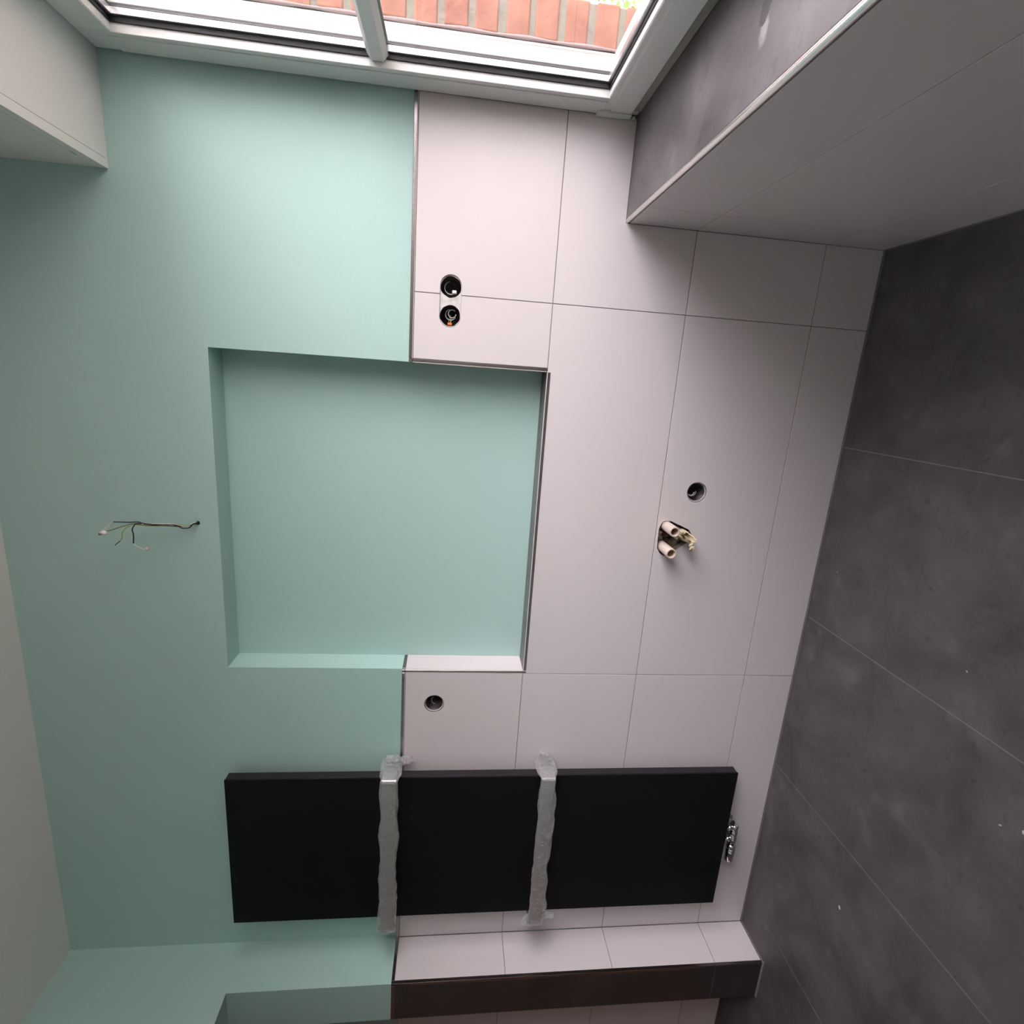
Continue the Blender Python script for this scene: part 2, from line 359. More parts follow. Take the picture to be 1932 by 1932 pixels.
for q in [(NX1 + e, XW + .02, ZT - e, ZT - e + h - .0002), (NX1, NX1 + h - .0002, ZA, ZT - e - .0006), (NX0 + .0004, NX1 - .0006, ZA - h + .0002, ZA),
          (NX0 - e, NX0 - e + h - .0002, ZA, ZT - e - .0006), (NX0 - h + .0002, NX0, ZA, ZT - e - .0006), (XL, NX0 - e - .0006, ZT - e, ZT - e + h - .0002)]:
    box(bm, q[0], q[1], -.0005, .0075, q[2], q[3], .0003)
mesh_obj('joint_line', bm, M['pale'], t1)

# ---- floor
bm = bmesh.new()
jx = [-3.4, -2.78, -2.160, -1.553, -.951, -.359, .30]
jy = [0.03, -1.19, -2.64]
for a, b in zip(jx, jx[1:]):
    for c, d in zip(jy[1:], jy): box(bm, a + .0013, b - .0013, c + .0013, d - .0013, -.01, 0, .0006)
fl = struct(mesh_obj('floor', bm, M['floor']))
mg = mat('pale_floor_grout', (.24, .235, .23), .9)
boxobj('grout', -3.42, .4, -2.64, .04, -.05, -.0012, mg, parent=fl)
boxobj('sealant', XL, XR, -.0035, .006, -.003, .0035, M['sealant'], parent=fl)

# ---- ceiling
struct(boxobj('ceiling', -3.6, .60, YF - .2, .35, ZCEIL, ZCEIL + .2, M['ceil']))

# ---- right wall with the tiled dado below the sill
bm = bmesh.new()
X0, X1 = XR + PY, .585
box(bm, X0, X1, YF - .2, PY, 0, ZS - .012)
box(bm, XR, X1, YF - .2, PY, ZL, ZCEIL + .2)
box(bm, XR, X1, YF - .2, WY1, ZS - .012, ZL)
wr = struct(mesh_obj('wall_right', bm, M['white']))
rc = []
for z0, z1 in ((.004, ZC), (ZC, ZB), (ZB, ZS - .011)):
    rc += [(-.150, 0.001, z0, z1), (-1.337, -.150, z0, z1), (YF, -1.337, z0, z1)]
tiles(rc, lambda a, d, z: (XR + d, a, z), PY - .001, 'tile_cladding', M['tile'], wr)
boxobj('grout', XR + .0018, XR + PY, YF, .001, 0, ZS - .012, M['grout'], parent=wr)
boxobj('sealant', XR - .003, XR + .004, YF, 0, -.003, .0035, M['sealant'], parent=wr)
# sill: dark tile slab with a steel edge
struct(tag(boxobj('window_sill', XR + .0105, .555, WY1, -.0005, ZS - .012, ZS, M['slate'], .0006), 'grey tiled window sill with a dark chip and white smear', 'window sill'))
bm = bmesh.new()
tube(bm, [(XR + .0055, WY1, ZS - .0055), (XR + .0055, -.0008, ZS - .0055)], .006, 16, 1)
box(bm, XR + .0055, XR + .0102, WY1, -.0008, ZS - .011, ZS - .0004)
struct(mesh_obj('trim_2', bm, mat('polished_sill_edge', (.74, .73, .71), .26, metal=1), smooth=False))
# plaster bead round the lintel edge
bm = bmesh.new()
box(bm, XR - .0012, XR + .020, WY1, -.0002, ZL - .0012, ZL + .0004); box(bm, XR - .0012, XR + .0004, WY1, -.10, ZL + .0, ZL + .022)
t3 = struct(mesh_obj('trim_3', bm, M['white']))
bm = bmesh.new(); box(bm, XR + .0202, XR + .0214, WY1, -.001, ZL - .0006, ZL + .0004); box(bm, XR - .0008, XR + .0004, WY1, -.075, ZL + .0222, ZL + .0236)
mesh_obj('bead_joint', bm, M['grout'], t3)
# sealant corner line in the reveal
struct(boxobj('trim_4', XW - .001, XW + .02, -.004, .006, ZS, ZT - .012, M['sealant']))

# ---- left wall: stub, door head and the rest beyond the opening
bm = bmesh.new()
box(bm, XP, XL - .008, -PD + .008, .2, 0, ZT - .0); box(bm, XP, XL, -PD, .2, ZT, ZCEIL + .2)
box(bm, XP, XL, -1.10, -PD, ZD, ZCEIL + .2); box(bm, XP, XL, YF - .2, -1.10, 0, ZCEIL + .2)
wl = struct(mesh_obj('wall_left', bm, M['mint']))
cutrows = [(.004, ZC), (ZC, ZB), (ZB, ZA), (ZA, ZT - e)]
tiles([(-PD + e, -.0005, a, b) for a, b in cutrows], lambda a, d, z: (XL - d, a, z), .007, 'tile_cladding', M['tile'], wl)
boxobj('grout', XL - .008, XL - .0018, -PD + .002, 0, 0, ZT - .004, M['grout'], parent=wl)
tiles([(XP, XL - e, .004, ZC), (XP, XL - e, ZC, ZT - e)], lambda a, d, z: (a, -PD + d, z), .007, 'dark_tile_cladding', M['floor_shaded'], wl)
boxobj('grout', XP, XL - .002, -PD + .0018, -PD + .008, 0, ZT - .004, M['grout'], parent=wl)
trim(5, [(XL - PY, XL + .0006, -PD + e + .0006, -.0008, ZT - e, ZT), (XL - e, XL + .0006, -PD - .0006, -PD + e, ZT - e, ZT),
         (XL - e, XL + .0006, -PD - .0006, -PD + e, .002, ZT - e - .0006), (XP, XL - e - .0006, -PD - .0006, -PD + PY, ZT - e, ZT)])
boxobj('sealant', XP, XL + .005, -PD - .005, -PD + .004, -.003, .004, mg, parent=wl)
boxobj('sealant', XL - .004, XL + .004, -PD, 0, -.003, .0035, M['sealant'], parent=wl)

# ---- beyond the doorway
bm = bmesh.new(); box(bm, -3.5, XP, .03, .34, 0, ZCEIL + .2)
wp = struct(mesh_obj('wall_passage', bm, M['mint']))
tiles([(-2.93, XP, a, b) for a, b in ((.004, .175), (.175, .575), (.575, .975), (.975, ZT - e))], lambda a, d, z: (a, .022 + d, z), .007, 'tile_cladding', M['tile'], wp)
boxobj('grout', -2.93, XP, .0238, .03, 0, ZT - e, M['grout'], parent=wp)
struct(boxobj('wall_passage_side', -3.6, -3.42, YF - .2, .34, 0, ZCEIL + .2, M['white']))
struct(boxobj('wall_front', -3.6, .585, YF - .2, YF, 0, ZCEIL + .2, M['white']))
bm = bmesh.new(); box(bm, -3.0, -2.935, -.86, .018, .004, 2.0, .002); box(bm, -2.936, -2.918, -.86, .018, .004, .10, .002)
d1 = struct(mesh_obj('door_1', bm, M['wood']))

# ---- window
win = empty('window_1', (XW, 0, ZS)); win['kind'] = 'structure'
def frame_ring(name, x0, x1, ya, yb, za, zb, w, m, bev=.0015):
    """rectangular ring, ya (near back wall) > yb, width w inwards"""
    bm = bmesh.new()
    box(bm, x0, x1, ya, ya - w, za, zb, bev); box(bm, x0, x1, yb, yb + w, za, zb, bev)
    box(bm, x0, x1, ya - w, yb + w, za, za + w, bev); box(bm, x0, x1, ya - w, yb + w, zb - w, zb, bev)
    return kid(mesh_obj(name, bm, m), win)
yi, yo = YB, WY1 - YB      # glass edges
frame_ring('outer_frame', XW + .006, .586, -.0005, WY1 + .0005, ZS + .0005, ZL - .0005, .040, M['upvc'])
frame_ring('sash', XW, .575, -.006, WY1 + .006, .8225, 2.150, .0785, M['upvc'])
frame_ring('glazing_bead', XW - .0012, .508, -.0745, WY1 + .0745, .889, 2.0835, .0105, M['upvc'], .001)
frame_ring('gasket', .5045, .516, -.0845, WY1 + .0845, .899, 2.0735, .0045, M['gasket'], .0005)
frame_ring('spacer', .5165, .530, -.0845, WY1 + .0845, .899, 2.0735, .012, M['spacer'], .0005)
frame_ring('gasket', .5345, .541, -.0845, WY1 + .0845, .899, 2.0735, .006, M['gasket'], .0005)
frame_ring('outer_bead', .541, .574, -.080, WY1 + .080, .895, 2.078, .008, M['upvc'], .003)
gz0, gz1 = .9035, 2.069
kid(boxobj('glass_pane', .5115, .5155, WY1 + .0875, -.0875, gz0, gz1, M['glass']), win)
kid(boxobj('glass_pane', .5310, .5345, WY1 + .0875, -.0875, gz0, gz1, M['glass']), win)
def bar(x0, x1, xs):
    bm = bmesh.new(); zc = 1.4745; prof = [(x0, zc - .026), (x0, zc + .026), (x1, zc + .014), (x1, zc - .014)]
    a = [bm.verts.new((x, -.0865, z)) for x, z in prof]; b = [bm.verts.new((x, WY1 + .0865, z)) for x, z in prof]
    bm.faces.new(a); bm.faces.new(b[::-1])
    for i in range(4): bm.faces.new((a[i], b[i], b[(i + 1) % 4], a[(i + 1) % 4]))
    bmesh.ops.bevel(bm, geom=list(bm.edges), offset=.0008, segments=2, affect='EDGES')
    return kid(mesh_obj('glazing_bar', bm, M['upvc']), win)
bar(.5112, .4975, 0); bar(.5350, .549, 0)
# fine groove line of the sash lip
kid(boxobj('sash_lip', XW - .0025, XW + .001, -.006, -.0675, .90, 2.09, M['upvc'], .0008), win)
kid(boxobj('sash_lip', XW - .0025, XW + .001, WY1 + .006, -.006, .8225, .8825, M['upvc'], .0008), win)
# hinge cover at the lower corner
bm = bmesh.new(); box(bm, XW - .008, XW + .002, -.0255, -.0015, .8215, .915, .0022)
hc = kid(mesh_obj('hinge_cover', bm, M['upvc']), win)
bm = bmesh.new(); lathe(bm, [(0, .0048), (.006, .0048), (.007, .004)], (XW - .005, -.012, .8085), (0, 0, 1), 20); lathe(bm, [(0, .0026), (.0085, .0026)], (XW - .005, -.012, .8085), (0, 0, 1), 16)
kid(mesh_obj('hinge_pin', bm, M['satin']), hc)
bm = bmesh.new(); box(bm, XW + .002, XW + .008, WY1 + .01, -.03, ZS + .0003, ZS + .021, .002)
kid(mesh_obj('sill_sealant', bm, mat('grey_joint_foam', (.30, .29, .26), .9)), win)
# outer weather bead seen through the glass
bm = bmesh.new(); tube(bm, [(.577, -.083, .84), (.577, -.083, 2.12)], .0055, 12, 1)
kid(mesh_obj('weather_bead', bm, M['upvc'], smooth=True), win)

# ---- outer brick leaf: bricks are pattern of the wall
bm = bmesh.new()
mo = .004
def leaf(y0, y1, z0, z1): box(bm, .587 + mo, .684 - mo, y0, y1, z0, z1, 0, 1)
leaf(YB + mo, .8, -.3, 2.9); leaf(-3.0, WY1 - YB - mo, -.3, 2.9); leaf(WY1 - YB, YB, -.3, ZS + .02); leaf(WY1 - YB, YB, 2.16, 2.9)
P_ = .0735
z = -.28; k = 0
while z < 2.85:
    dz = P_ - .0175
    j = lambda s=.0022: random.uniform(-s, s)
    off = 0 if k % 2 else .105
    def brick(y0, y1):
        if y1 - y0 < .03: return
        box(bm, .589 + j(.0015) + random.uniform(0, .003), .684 + j(.001), y0 + j(.001), y1 + j(.001), z + j(), z + dz + j(), .0045)
    if z + dz > 2.17 or z + P_ < ZS + .02:
        y = -3.0 + off
        while y < .7: brick(y, y + .198); y += .21
    else:
        y = YB; brick(y + .0, y + (.198 if k % 2 else .093)); y += .21 if k % 2 else .105
        while y < .7: brick(y, y + .198); y += .21
        y = WY1 - YB; brick(y - (.198 if k % 2 else .093), y); y -= .21 if k % 2 else .105
        while y > -2.8: brick(y - .198, y); y -= .21
    z += P_; k += 1
struct(mesh_obj('wall_outside', bm, [M['brick'], M['mortar']]))
# sealant between frame and brick
bm = bmesh.new()
tube(bm, [(.5885, YB + .0005 + .001 * math.sin(i * 2.1), .80 + i * .06) for i in range(24)], lambda t: .004 + .0012 * math.sin(t * 60), 8, 3)
struct(mesh_obj('trim_6', bm, mat('pinkish_sealant', (.34, .25, .25), .8), smooth=True))

# ---- garden
struct(boxobj('ground', .70, 14, -9, 8, -.75, -.70, M['ground']))
def shrub(name, c, r, m, label, cat, n=900, ls=.05):
    bm = bmesh.new(); rnd = random.Random(name + label)
    for i in range(26):
        a = rnd.uniform(0, 2 * PI); q = Vector((math.cos(a) * r[0] * .5 * rnd.random(), math.sin(a) * r[1] * .5 * rnd.random(), r[2] * rnd.uniform(.1, .8)))
        tube(bm, [Vector((c[0], c[1], -.70)), Vector((c[0], c[1], -.70)) + Vector((q.x * .4, q.y * .4, (c[2] + .7) * .5)), Vector(c) + q], lambda t: .008 * (1 - t) + .002, 5, 3, 1)
    for i in range(n):
        v = Vector((rnd.gauss(0, 1), rnd.gauss(0, 1), rnd.gauss(0, 1))).normalized() * rnd.random() ** .35
        p = Vector(c) + Vector((v.x * r[0], v.y * r[1], v.z * r[2])); d = Vector((rnd.gauss(0, 1), rnd.gauss(0, 1), rnd.gauss(0, 1))).normalized(); s = d.orthogonal().normalized()
        l = ls * rnd.uniform(.6, 1.3)
        vs_ = [bm.verts.new(p), bm.verts.new(p + d * l * .5 + s * l * .3), bm.verts.new(p + d * l), bm.verts.new(p + d * l * .5 - s * l * .3)]
        bm.faces.new(vs_)
    o = mesh_obj(name, bm, [m, M['dry']]); return tag(o, label, cat)
shrub('garden_shrub', (2.0, 1.7, .15), (.42, .42, .75), M['leaf'], 'bright yellow-green leafy shrub in the garden, behind the brick edge outside the window', 'shrub', 1500)
shrub('dry_shrub', (2.1, .85, -.05), (.28, .28, .55), M['dry'], 'bare brown twiggy shrub in the garden, next to the green shrub', 'shrub', 900, .03)
fe = empty('garden_fence', (3.2, 1.2, -.70)); tag(fe, 'pale wooden plank fence at the back of the garden', 'fence')
bm = bmesh.new()
for i in range(26): box(bm, 3.2, 3.22, -1.6 + i * .15, -1.6 + i * .15 + .142, -.68, .75, .002)
kid(mesh_obj('planks', bm, M['timber']), fe)
for y in (-1.55, -.1, 1.3, 2.2): kid(boxobj('post', 3.22, 3.29, y, y + .07, -.70, .8, M['timber'], .003), fe)

# ================================================================== THINGS
# ---- radiator
RX0, RX1, RZ0, RZ1, RY0, RY1 = -2.129, -1.541, .183, 1.9482, -.065, -.028
rad = empty('panel_radiator', (-1.835, -.028, RZ0))
tag(rad, 'tall flat black panel radiator hung on the wall with two plastic-wrapped towel rails', 'radiator')
bm = bmesh.new(); box(bm, RX0, RX1, RY0, RY0 + .006, RZ0, RZ1, .0012)
kid(mesh_obj('front_panel', bm, M['black']), rad)
bm = bmesh.new(); box(bm, RX0 + .0012, RX1 - .0012, RY0 + .0064, RY1, RZ0 + .0012, RZ1 - .0012, .0015)
kid(mesh_obj('body', bm, M['blackside']), rad)
for z in (.45, 1.65):
    for x in (-2.0, -1.67): kid(boxobj('wall_bracket', x - .02, x + .02, RY1, .0015 if z < 1 else .009, z - .03, z + .03, M['blackside'], .001), rad)
def rail(zc, w, dz):
    """flat steel towel rail: front bar with two returns round the sides of the radiator"""
    xa, xb, yf = -1.5215, -2.152, -.102; t = .003; h = w / 2
    bm = bmesh.new()
    n = 5
    path = [(xa, -.034), (xa, yf + .006)] + [(xa - .006 + .006 * math.cos(i / n * PI / 2), yf + .006 - .006 * math.sin(i / n * PI / 2)) for i in range(1, n)] + [(xa - .006, yf)]
    path += [(xb + .006, yf)] + [(xb + .006 - .006 * math.sin(i / n * PI / 2), yf + .006 - .006 * math.cos(i / n * PI / 2)) for i in range(1, n)] + [(xb, yf + .006), (xb, -.034)]
    rings = []
    cx = (xa + xb) / 2
    for i, (x, y) in enumerate(path):
        a = Vector(path[max(i - 1, 0)]); b = Vector(path[min(i + 1, len(path) - 1)]); d = (b - a).normalized(); nrm = Vector((-d.y, d.x)) * t
        zz = zc + dz * (x - cx)
        rings.append([bm.verts.new((x, y, zz - h)), bm.verts.new((x, y, zz + h)), bm.verts.new((x - nrm.x, y - nrm.y, zz + h)), bm.verts.new((x - nrm.x, y - nrm.y, zz - h))])
    for a, b in zip(rings, rings[1:]):
        for k in range(4): bm.faces.new((a[k], a[(k + 1) % 4], b[(k + 1) % 4], b[k]))
    bm.faces.new(rings[0]); bm.faces.new(rings[-1][::-1])
    # feet clipped behind the panel edge
    for x, s in ((xa, -1), (xb, 1)):
        box(bm, x, x + s * .030, -.0375, -.034, zc + dz * (x - cx) - h * .8, zc + dz * (x - cx) + h * .8, .0005)
    return kid(mesh_obj('towel_rail', bm, M['satin']), rad)
def wrap(r, zc, w, dz, seed, lump):
    """crinkled film sleeve around bar and returns"""
    xa, xb, yf = -1.5215, -2.152, -.102; cx = (xa + xb) / 2
    pts = [Vector((xa + .004, -.012, 0)), Vector((xa + .006, -.030, 0)), Vector((xa + .005, -.05, 0)), Vector((xa + .004, -.075, 0)), Vector((xa + .003, -.095, 0)), Vector((xa - .004, yf - .002, 0))]
    N = 46
    for i in range(1, N): pts.append(Vector((xa + (xb - xa) * i / N, yf - .0005, 0)))
    pts += [Vector((xb + .004, yf - .002, 0)), Vector((xb - .003, yf + .01, 0)), Vector((xb - .004, yf + .03, 0))]
    bm = bmesh.new(); rings = []; seg = 20
    for i, p in enumerate(pts):
        t = (pts[min(i + 1, len(pts) - 1)] - pts[max(i - 1, 0)]).normalized(); out = Vector((-t.y, t.x, 0))
        if i < 5: out = Vector((1, 0, 0))
        elif i >= len(pts) - 2: out = Vector((-1, 0, 0))
        else: out = Vector((0, -1, 0)) if abs(t.y) < .5 else out
        ring = []
        fl = 1.0 + (.35 if i < 4 else 0)
        for k in range(seg):
            a = 2 * PI * k / seg; ca, sa = math.cos(a), math.sin(a)
            hz = (w / 2 + .0045) * fl; hy = .0068 * fl
            nz = noise.noise(Vector((i * .45 + seed, k * .55, seed))) ; n2 = noise.noise(Vector((i * .16 + seed, (0 if ca > 0 else 5), seed * 2)))
            zz = (1 if ca > 0 else -1) * abs(ca) ** .5 * hz + (.006 * n2 + .004 * nz) * (1 if ca > 0 else -1) * abs(ca)
            if zz < 0 and i > 5: zz -= .004 * (1 + n2) * abs(ca)
            oo = sa * hy * (1 + .5 * nz) - .0015
            ring.append(bm.verts.new(p + out * oo + Vector((0, 0, zc + dz * (p.x - cx) + zz))))
        rings.append(ring)
    for a, b in zip(rings, rings[1:]):
        for k in range(seg): bm.faces.new((a[k], a[(k + 1) % seg], b[(k + 1) % seg], b[k]))
    # loose gathered film at the ends
    def tuft(c, rx, ry, rz, s):
        g = bmesh.ops.create_icosphere(bm, subdivisions=3, radius=1)
        for v in g['verts']:
            q = v.co.copy(); d = 1 + .55 * noise.noise(q * 2.6 + Vector((s, s, s))) + .3 * noise.noise(q * 6 + Vector((s, 0, s)))
            v.co = Vector((c[0] + q.x * rx * d, min(c[1] + q.y * ry * d, -.001), c[2] + q.z * rz * d))
    for l in lump: tuft(*l)
    o = mesh_obj('plastic_wrap', bm, M['film'], r)
    return o
r1 = rail(1.4195, .046, 0.0); r2 = rail(.8868, .046, 0.0)
wrap(r1, 1.4195, .046, 0, 3.1, [((-1.510, -.022, 1.415), .018, .017, .030, 1.3), ((-1.508, -.020, 1.372), .013, .013, .024, 4.7), ((-2.150, -.088, 1.418), .008, .018, .030, 2.2)])
wrap(r2, .8868, .046, 0, 8.4, [((-1.505, -.024, .893), .023, .018, .027, 6.1), ((-2.150, -.085, .900), .008, .02, .033, 5.2), ((-2.128, -.085, .845), .008, .012, .032, 7.7)])

# chrome valve set under the radiator, axis along x
def valve():
    yv, zv = -.050, .146
    root = kid(mesh_obj('valve', (lambda bm: (lathe(bm, [(0, .0115), (.002, .0135), (.020, .0135), (.022, .011), (.026, .011), (.028, .0135), (.046, .0135), (.048, .011), (.052, .011), (.054, .0135), (.078, .0135), (.084, .010)], (-1.780, yv, zv), (-1, 0, 0), 24),
        lathe(bm, [(0, .0105), (.014, .0105), (.016, .008), (.026, .008)], (-1.792, yv, zv + .010), (0, 0, 1), 6), lathe(bm, [(0, .0105), (.014, .0105), (.016, .008), (.026, .008)], (-1.842, yv, zv + .010), (0, 0, 1), 6),
        lathe(bm, [(0, .009), (yv * -1 - .003, .009)], (-1.792, yv, zv), (0, 1, 0), 20), lathe(bm, [(0, .009), (yv * -1 - .003, .009)], (-1.842, yv, zv), (0, 1, 0), 20),
        lathe(bm, [(0, .016), (.003, .0155)], (-1.792, -.0045, zv), (0, 1, 0), 24), lathe(bm, [(0, .016), (.003, .0155)], (-1.842, -.0045, zv), (0, 1, 0), 24), bm)[-1])(bmesh.new()), M['chrome']), rad)
    bm = bmesh.new(); lathe(bm, [(0, .011), (.003, .0145), (.006, .016), (.020, .0165), (.0205, .0155), (.0215, .0165), (.072, .0155), (.075, .0125)], (-1.866, yv, zv), (-1, 0, 0), 28)
    k = mesh_obj('thermostat_knob', bm, M['chrome']); k.parent = root; k['label'] = 'chrome cylindrical thermostat knob'
    bm = bmesh.new(); lathe(bm, [(0, .0055), (.014, .0055)], (-1.780, yv, zv + .009), (1, 0, 0), 16)
    k = mesh_obj('bleed_plug', bm, M['blackside']); k.parent = root; k['label'] = 'black bleed plug'
    root['label'] = 'chrome valve body'
valve()

# ---- socket boxes with their wires
def flush_box(c, label, cat='socket box', group=None):
    root = empty('socket_box', (c[0], .0, c[1])); tag(root, label, cat, 'socket boxes let into the tiled wall')
    bm = bmesh.new(); lathe(bm, [(.0085, .0302), (.0085, .0286), (.052, .0278), (.052, .0001), (.0545, .0001), (.0545, .0302)], (c[0], 0, c[1]), (0, 1, 0), 40, closed=True)
    kid(mesh_obj('box_cup', bm, M['boxp']), root)
    return root
def wire(root, m, pts, r=.0012, name='wire'):
    bm = bmesh.new(); tube(bm, pts, r, 8, 6); return kid(mesh_obj(name, bm, m, smooth=True), root)
def arc(c, y0, y1, r, a0, a1, n=8, dx=0, dz=0):
    return [(c[0] + dx + r * math.cos(a0 + (a1 - a0) * i / n), y0 + (y1 - y0) * i / n, c[1] + dz + r * math.sin(a0 + (a1 - a0) * i / n)) for i in range(n + 1)]
b1 = flush_box(S1, 'upper dark round socket box of the pair in the pale tile, white connector inside')
wire(b1, M['wgrey'], arc(S1, .030, .014, .018, .3, 3.6)); wire(b1, M['wblack'], arc(S1, .045, .02, .014, 2, 6))
bm = bmesh.new(); box(bm, S1[0] - .016, S1[0] - .007, .010, .030, S1[1] - .016, S1[1] - .004, .0015)
k = mesh_obj('wire_connector', bm, M['wwhite']); kid(k, b1); k['label'] = 'white connector block'
b2 = flush_box(S2, 'lower dark round socket box of the pair in the pale tile, wire loops and orange clip inside')
b2['label'] = 'dark socket box with wire loops and an orange clip, beneath the bare plaster patch side of the pair'
wire(b2, M['wgrey'], arc(S2, .020, .010, .011, -.8, 4.6, 10, .006, -.006)); wire(b2, M['wgrey'], arc(S2, .026, .012, .015, .2, 4.2, 10, .004, -.002))
wire(b2, M['wbrown'], [(S2[0] + .004, .03, S2[1] - .002), (S2[0] - .010, .018, S2[1] + .002), (S2[0] - .022, .014, S2[1] + .003)])
wire(b2, M['wgreen'], [(S2[0] + .004, .03, S2[1] + .002), (S2[0] - .010, .018, S2[1] - .003), (S2[0] - .022, .014, S2[1] - .001)])
bm = bmesh.new(); box(bm, S2[0] - .0255, S2[0] - .019, .011, .022, S2[1] - .006, S2[1] + .006, .001)
k = mesh_obj('wire_connector', bm, M['orange']); kid(k, b2); k['label'] = 'orange connector clip'
b1['label'] = 'dark socket box of the close pair, nearer the window, with a white connector inside'
b2['label'] = 'dark socket box of the close pair, nearer the niche, with an orange clip inside'
b3 = flush_box(S3, 'round socket box in the tiles just beside the cream pipe stubs, near the floor')
wire(b3, M['wgrey'], arc(S3, .028, .011, .012, 1.3, 5.2, 10, -.004, .010)); wire(b3, M['wwhite'], arc(S3, .030, .013, .009, 1.2, 5.0, 10, -.005, .012)); wire(b3, M['wblack'], arc(S3, .030, .012, .015, 2.2, 5.6, 10))
b4 = flush_box(S4, 'round socket box in the tiles between the niche and the black radiator')
wire(b4, M['wblack'], arc(S4, .030, .010, .013, -1, 3.9, 10)); wire(b4, M['wgrey'], arc(S4, .034, .014, .009, -.4, 3.5, 8), .0009)
for b, c in ((b3, S3), (b4, S4)):
    bm = bmesh.new(); lathe(bm, [(.0066, .0322), (.0066, .0292), (.0084, .0292), (.0084, .0322)], (c[0], 0, c[1]), (0, 1, 0), 40, closed=True)
    kid(mesh_obj('box_rim', bm, M['plaster']), b)

# ---- pipe stubs in their recess
def stub(cx, cz, label, L_=.07):
    root = empty('pipe_stub', (cx, .0, cz)); tag(root, label, 'pipe', 'cream pipe stubs in the recess')
    bm = bmesh.new(); R_ = .0165; r_i = .0122
    lathe(bm, [(.07, R_), (-L_ + .001, R_), (-L_, R_ - .001), (-L_, r_i + .0008), (-L_ + .001, r_i), (.07, r_i)], (cx, 0, cz), (0, 1, 0), 36, closed=True)
    kid(mesh_obj('pipe_wall', bm, M['pipe']), root)
    bm = bmesh.new(); lathe(bm, [(-L_ + .012, r_i - .0001), (.06, r_i - .0001), (.06, .0001), (.062, .0001), (.062, r_i), (-L_ + .012, r_i)], (cx, 0, cz), (0, 1, 0), 28, closed=True)
    lathe_o = mesh_obj('pipe_lining', bm, M['pipein']); kid(lathe_o, root); lathe_o['label'] = 'ochre inside of the pipe'
stub(-.6477, .5553, 'cream plastic pipe stub poking from the tile recess, the one nearer the window')
stub(-.7193, .5567, 'cream plastic pipe stub poking from the tile recess, the one nearer the radiator')
# broken pipe: jagged half shell
def broken():
    root = empty('broken_pipe', (-.672, 0, .497)); tag(root, 'snapped jagged cream pipe stub with a ragged end, beside the two whole pipes', 'pipe')
    bm = bmesh.new(); rnd = random.Random(5); seg = 28; R_ = .0155; cx, cz = -.672, .499
    ends = [-.02 - .045 * max(0, math.sin((k / seg) * 2 * PI * 1.0 + 3.4)) ** .7 - rnd.uniform(0, .016) for k in range(seg)]
    rings = []
    for j, t in enumerate([0, .25, .5, .75, 1]):
        row = []
        for rr in (R_, R_ - .0032):
            row.append([bm.verts.new((cx + rr * math.cos(2 * PI * k / seg) * (1 + .12 * t * math.sin(k * 1.7)), .05 + (ends[k] - .05) * t, cz + rr * math.sin(2 * PI * k / seg) * (1 + .12 * t * math.cos(k * 2.3)))) for k in range(seg)])
        rings.append(row)
    for a, b in zip(rings, rings[1:]):
        for s in (0, 1):
            for k in range(seg): bm.faces.new((a[s][k], a[s][(k + 1) % seg], b[s][(k + 1) % seg], b[s][k]))
    for k in range(seg): bm.faces.new((rings[-1][0][k], rings[-1][0][(k + 1) % seg], rings[-1][1][(k + 1) % seg], rings[-1][1][k]))
    for k in range(seg): bm.faces.new((rings[0][0][k], rings[0][0][(k + 1) % seg], rings[0][1][(k + 1) % seg], rings[0][1][k]))
    kid(mesh_obj('pipe_wall', bm, M['shard']), root)
    def flake(c, s, rot, seed):
        bm = bmesh.new(); bmesh.ops.create_icosphere(bm, subdivisions=2, radius=1)
        for v in bm.verts:
            d = 1 + .5 * noise.noise(v.co * 1.7 + Vector((seed, 0, seed)))
            v.co = Matrix.Rotation(rot, 3, 'Y') @ Vector((v.co.x * s[0] * d, v.co.y * s[1] * d, v.co.z * s[2] * d)) + Vector(c)
        kid(mesh_obj('flake', bm, M['shard']), root)
    flake((-.655, -.040, .520), (.006, .006, .009), .3, 1); flake((-.672, -.052, .503), (.003, .014, .014), .7, 2)
    flake((-.700, -.060, .486), (.009, .006, .010), .4, 3); flake((-.6865, -.058, .489), (.011, .008, .004), .9, 6); flake((-.677, -.03, .530), (.006, .006, .006), .4, 4)
broken()
# bare masonry in the recess
bm = bmesh.new()
for i in range(9):
    g = bmesh.ops.create_icosphere(bm, subdivisions=2, radius=1); c = Vector((random.uniform(-.735, -.65), random.uniform(.040, .062), random.uniform(.49, .565))); s = random.uniform(.010, .018)
    for v in g['verts']: v.co = c + v.co * s * (1 + .4 * noise.noise(v.co * 2 + c * 50))
for pt in ((-.684, .026, .572), (-.692, .024, .566), (-.676, .030, .565)):
    g = bmesh.ops.create_icosphere(bm, subdivisions=2, radius=1)
    for v in g['verts']: v.co = Vector(pt) + v.co * .010 * (1 + .4 * noise.noise(v.co * 2))
mesh_obj('recess_rubble', bm, mat('brown_recess_mortar', (.20, .15, .11), .95, bump=1, bscale=80, var=.5, vscale=40), wb)

